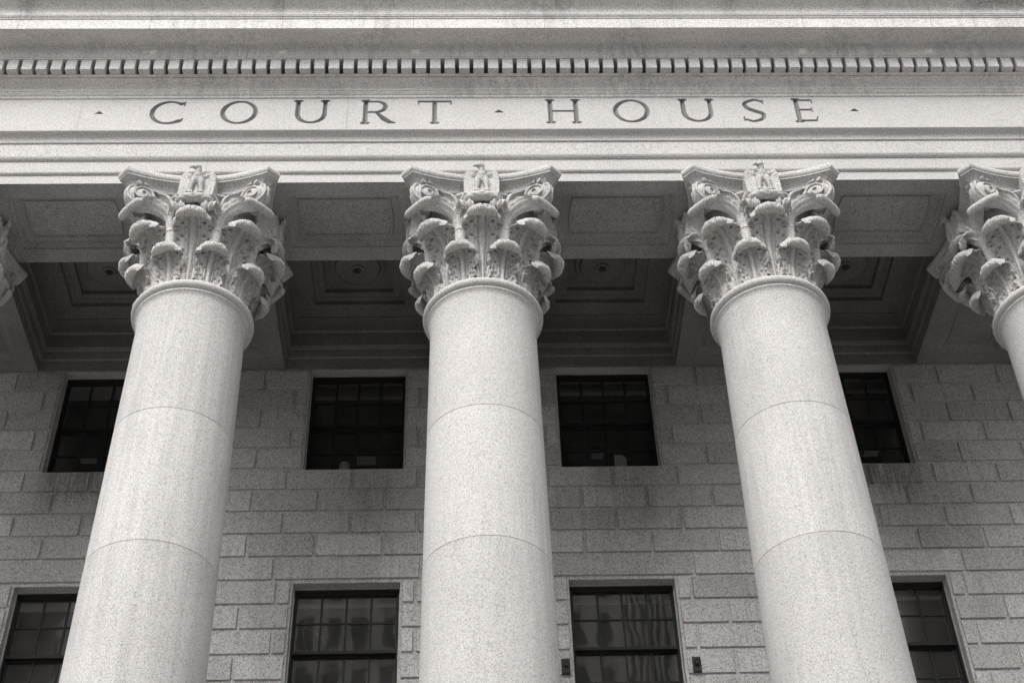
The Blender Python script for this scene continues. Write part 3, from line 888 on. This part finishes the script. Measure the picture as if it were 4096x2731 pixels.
def abacus_loop(inset, z, n=22):
    pts = []
    a, b = .842 - inset * .55, .972 - inset
    ym = .800 - inset
    for k in range(4):
        rot = Matrix.Rotation(PI / 2 * k, 3, 'Z')
        for i in range(n + 1):
            t = -1 + 2 * i / n
            x = t * a; y = -(ym + (b - ym) * t * t)
            pts.append(tuple(rot @ Vector((x, y, z))))
    return pts
def make_column():
    root = empty('stone_column')
    R_ = lambda z: .690 - .0110 * (z - 6) - .0006 * (z - 6) * abs(z - 6) * .5
    joints = [10.011, 8.312, 6.61, 4.91, 3.21, 1.51]
    prof = []
    z = FLOOR + .62
    prof += [(.93, FLOOR), (.93, FLOOR + .18), (.95, FLOOR + .20), (1.0, FLOOR + .28), (.95, FLOOR + .36), (.86, FLOOR + .38), (.83, FLOOR + .44), (.87, FLOOR + .48), (.90, FLOOR + .53), (.86, FLOOR + .58), (.80, FLOOR + .60), (.78, z)]
    zs = sorted(set([z + .1 + (11.55 - z - .1) * i / 30 for i in range(31)]))
    for j in joints:
        zs = [q for q in zs if abs(q - j) > .03]
    allz = [(q, None) for q in zs] + [(j, 'j') for j in joints]
    for q, t in sorted(allz, key=lambda a: a[0]):
        if t is None: prof.append((R_(q), q))
        else: prof += [(R_(q), q - .0045), (R_(q) - .0045, q - .0025), (R_(q) - .0045, q + .0025), (R_(q), q + .0045)]
    prof += [(.628, 11.60), (.633, 11.66), (.645, 11.705), (.664, 11.728), (.668, 11.732), (.668, 11.752), (.660, 11.756), (.672, 11.762)]
    for i in range(9):
        a = -PI / 2 + PI * i / 8
        prof.append((.655 + .055 * math.cos(a), 11.818 + .058 * math.sin(a)))
    prof += [(.61, 11.882), (.50, 11.884)]
    mb = MB().lathe(prof, (0, 0), 112, True, True)
    sh = mb.build('shaft', M_SHAFT, root, 32)
    at = sh.data.attributes.new('tone', 'FLOAT', 'FACE')
    jz = sorted(joints); tn = [-.03, .025, -.03, .03, -.045, .02, -.03, .0]
    at.data.foreach_set('value', [tn[sum(p.center.z > j for j in jz)] if p.center.z < 11.6 else 0.0 for p in sh.data.polygons])
    mb = MB().lathe([(.59, 11.884), (.560, 11.95), (.555, 12.4), (.575, 12.75), (.62, 13.0), (.69, 13.16), (.745, 13.225), (.762, 13.245), (.762, 13.275), (.74, 13.285), (.70, 13.315)], (0, 0), 64, True, True)
    cap = mb.build('capital', M_CARVE, root, 40)
    st = [(.13, 13.29), (.13, 13.312), (.122, 13.335), (.104, 13.365), (.080, 13.390), (.050, 13.402), (.044, 13.406), (.026, 13.408), (.026, 13.424), (.020, 13.428), (.006, 13.444), (0, 13.468), (.003, 13.495), (.014, 13.520), (.03, 13.533), (.05, 13.537)]
    mb = MB().loops([abacus_loop(e, z) for e, z in st], True, True)
    mb.build('abacus', M_CARVE, cap, 40)
    for name, me, a in capital_parts():
        o = link(name, me, cap); o.rotation_euler = (0, 0, rad(a))
    return root
proto = make_column()
COLS = [(-2, 'granite column of which only the carved capital shows at the left picture edge'),
        (-1, 'granite column standing under the letters C and O of COURT'),
        (0, 'granite column in the middle, under the gap between the two carved words'),
        (1, 'granite column standing under the letters U, S and E of HOUSE'),
        (2, 'granite column cut off by the right picture edge')]
for i, (k, lab) in enumerate(COLS):
    o = proto if i == 0 else copy_tree(proto)
    o.location = (k * S, 0, 0)
    tag(o, lab, 'column', 'Corinthian columns across the front of the portico')
# (each column is a fraction different, as cut stone is)

# ================================================================= small things
def bracket(x, label):
    root = empty('iron_bracket', (x, W, 8.815))
    mb = MB().box(-.050, .050, -.026, .013, -.10, .10)
    me = bevel_mesh(mb.mesh('plate', M_IRON), .004, 1); link('plate', me, root)
    for z in (-.075, .075):
        MB().ball((0, -.028, z), (.012, .008, .012), 10, 6).build('bolt', M_IRON, root, 60)
    pts = [(.028 * math.cos(a), -.060 + 0, .012 + .028 * math.sin(a)) for a in [2 * PI * i / 20 for i in range(20)]]
    pts = [(.030 * math.cos(2 * PI * i / 22), -.058 - .018 * math.sin(2 * PI * i / 22), .012 + .022 * math.sin(2 * PI * i / 22)) for i in range(23)]
    MB().tube(pts, .008, 8).build('ring', M_IRON, root, 50)
    MB().tube([(0, -.02, -.004), (0, -.05, -.006), (0, -.062, -.012)], [.018, .016, .013], 10).build('eye_bolt', M_IRON, root, 50)
    tag(root, label, 'wall bracket', 'iron ring brackets beside the lower window')
    return root
bracket(.943, 'black iron plate with ring between the middle column and the lower window')
bracket(2.497, 'black iron plate with ring between the lower window and the column under HOUSE')
# white things standing inside the upper windows
mb = MB()
rows = []
for z, r in ((11.78, .080), (11.93, .079), (12.05, .074), (12.12, .064), (12.150, .045), (12.158, .02)):
    rows.append([( -1.852 + r * math.cos(2 * PI * i / 24), 3.095 + r * .5 * math.sin(2 * PI * i / 24), z) for i in range(24)])
mb.loops(rows, True, True)
jug = mb.build('white_container', M_PAPER, None, 50)
tag(jug, 'white round-shouldered container standing inside the upper window left of the middle column', 'container')
mk = MB().tube([(-1.852, 3.095, 12.15), (-1.852, 3.095, 12.185)], [.018, .016], 10)
mk.build('knob', M_IRON, jug, 40)
mb = MB(); rows = []
for i in range(13):
    t = i / 12; x = 1.780 + .165 * t
    zt = 12.200 - .035 * max(0, (t - .6) / .4) ** 2
    yb = 3.06 + .03 * t * t
    rows.append([(x, yb, 11.90), (x, yb - .005, zt), (x, yb - .002, zt), (x, yb + .003, 11.90)])
mb.loops(rows, True, True)
sheet = mb.build('paper_sheet', M_PAPER, None, 30)
tag(sheet, 'square white paper sheet upright inside the upper window right of the middle column', 'paper')
# cord hanging in the lower window
pts = spline([(-2.20, 3.30, 9.279), (-2.193, 3.30, 9.379), (-2.221, 3.30, 9.508), (-2.244, 3.30, 9.595), (-2.256, 3.30, 9.682), (-2.238, 3.30, 9.775)], 24)
mb = MB().tube(pts, .005, 6)
mb.tube(spline([(-2.225, 3.30, 9.769), (-2.138, 3.30, 9.674), (-2.05, 3.30, 9.613), (-1.959, 3.30, 9.504), (-1.907, 3.30, 9.406), (-1.818, 3.30, 9.314)], 24), .004, 6)
mb.tube([(-2.236 + .018 * math.cos(2 * PI * i / 16), 3.30, 9.785 + .018 * math.sin(2 * PI * i / 16)) for i in range(17)], .005, 6)
cord = mb.build('blind_cord', M_CORD, None, 60)
tag(cord, 'thin pale cord hanging in two strands behind the lower window left of the middle column', 'cord')
# ceiling lights in the rooms
def ceiling_light(x, y, z, w, d, label):
    root = empty('ceiling_light', (x, y, z))
    MB().box(-w / 2, w / 2, -d / 2, d / 2, 0, .05).build('housing', M_FRAME, root)
    for q in (-.25, .25):
        MB().box(-w / 2 + .004, w / 2 - .004, d * q - d * .19, d * q + d * .19, -.012, -.002).build('diffuser', M_LAMP, root)
    tag(root, label, 'ceiling light', 'office ceiling lights behind the upper windows')
ceiling_light(-6.11, 5.60, 14.19, .24, .16, 'dim twin ceiling light behind the leftmost upper window')
ceiling_light(-1.80, 5.68, 14.19, .32, .24, 'dim twin ceiling light behind the upper window with the round container')
ceiling_light(1.84, 5.63, 14.19, .20, .16, 'dim twin ceiling light behind the upper window with the paper sheet')
ceiling_light(6.19, 5.64, 14.19, .24, .17, 'dim twin ceiling light behind the rightmost upper window')

# ================================================================= ground, steps, buildings across the street
mb = MB().add([(-400, -400, GROUND), (400, -400, GROUND), (400, 400, GROUND), (-400, 400, GROUND)], [(0, 1, 2, 3)])
tag(mb.build('pavement', M_PAVE), kind='structure')
mb = MB()
for i in range(7):
    mb.box(-14, 14, -1.4 - .34 * (7 - i), 3.3, GROUND + .164 * i, GROUND + .164 * (i + 1) - (.0 if i < 6 else .002))
tag(mb.build('portico_floor', M_PAVE), kind='structure')

def tower(name, x0, x1, y, h, label, bay, floor, glassy):
    """building across the street, seen only mirrored in the lower windows: front faces +y"""
    m = MB(); m.box(x0, x1, y - 18, y, GROUND, h)
    n = int((x1 - x0) / bay); w = (x1 - x0) / n
    for i in range(n + 1):
        x = x0 + i * w
        m.box(x - .22 * w, x + .22 * w, y + .002, y + .55, GROUND, h - 1.5)
    m.box(x0 - .4, x1 + .4, y + .002, y + 1.1, h - 1.498, h + .4)
    o = m.build(name, M_FARGLASS if glassy else M_FAR)
    g = MB()
    for i in range(n):
        xa = x0 + (i + .24) * w; xb = x0 + (i + .76) * w
        z = GROUND + 3
        while z + floor < h - 1.6:
            g.add([(xa, y + .03, z), (xb, y + .03, z), (xb, y + .03, z + floor * (.62 if not glassy else .9)), (xa, y + .03, z + floor * (.62 if not glassy else .9))], [(0, 3, 2, 1)])
            z += floor
    g.build('glazing', M_FARWIN, o)
    return tag(o, label, 'building')
tower('office_building', -14, 8.7, -58, 55, 'stone office building mirrored in the lower windows', 1.6, 3.4, False)
tower('added_sky_cover', -29.5, -19.5, -66, 56, 'pale block added to cover bright sky mirrored in the leftmost lower window', 2.6, 3.6, True)  # added block outside the view, covers over-bright sky in the leftmost pane's reflection
tower('glass_tower', 9.6, 17, -62, 62, 'bright ribbed tower mirrored at the edge of a lower window', .45, 4.2, True)

# ================================================================= camera
CAM = (-.184217, -12.557072, 0.0)
f_px, pitch, yaw, roll = 5852.456, .74076403, .04110299, -.03614308
fw = Vector((math.sin(yaw) * math.cos(pitch), math.cos(yaw) * math.cos(pitch), math.sin(pitch)))
r0 = Vector((math.cos(yaw), -math.sin(yaw), 0)); u0 = r0.cross(fw)
cr, sr = math.cos(roll), math.sin(roll)
rt = r0 * cr + u0 * sr; up = -r0 * sr + u0 * cr
cam = bpy.data.cameras.new('camera'); co = bpy.data.objects.new('camera', cam); COL.objects.link(co)
m = Matrix((rt, up, -fw)).transposed().to_4x4(); m.translation = Vector(CAM)
co.matrix_world = m
cam.sensor_width = 36; cam.lens = f_px / 4096 * 36
cam.clip_end = 2000; cam.clip_start = .05
scene.camera = co

# ================================================================= light: bright overcast sky
SUN_EL, SUN_AZ = 42, -16        # degrees above the horizon; degrees off the facade normal (negative: from the left)
world = bpy.data.worlds.new('World'); scene.world = world; world.use_nodes = True
nt = world.node_tree; nt.nodes.clear()
sky = N(nt, 'ShaderNodeTexSky'); sky.sky_type = 'NISHITA'; sky.sun_disc = False
sky.sun_elevation = rad(SUN_EL); sky.sun_rotation = PI - rad(SUN_AZ) if False else rad(180 - SUN_AZ)
sky.dust_density = 4.0; sky.air_density = 1.0
bw = N(nt, 'ShaderNodeRGBToBW'); bg = N(nt, 'ShaderNodeBackground'); wo = N(nt, 'ShaderNodeOutputWorld')
nt.links.new(sky.outputs[0], bw.inputs[0]); nt.links.new(bw.outputs[0], bg.inputs[0]); bg.inputs[1].default_value = .12
nt.links.new(bg.outputs[0], wo.inputs[0])
sl = bpy.data.lights.new('sun', 'SUN'); sl.energy = 1.5; sl.angle = rad(40); sl.color = (1, .985, .97)
so = bpy.data.objects.new('sun', sl); COL.objects.link(so)
sd = Vector((math.sin(rad(SUN_AZ)) * math.cos(rad(SUN_EL)), -math.cos(rad(SUN_AZ)) * math.cos(rad(SUN_EL)), math.sin(rad(SUN_EL))))
so.rotation_euler = sd.to_track_quat('Z', 'Y').to_euler()
vs = scene.view_settings
scene.display_settings.display_device = 'sRGB'
vs.view_transform = 'Standard'; vs.look = 'None'; vs.exposure = 1.05; vs.gamma = 1.0; vs.use_curve_mapping = False
scene.render.engine = 'CYCLES'
scene.cycles.max_bounces = 8; scene.cycles.diffuse_bounces = 5
scene.cycles.use_denoising = True
scene.cycles.sample_clamp_indirect = 4
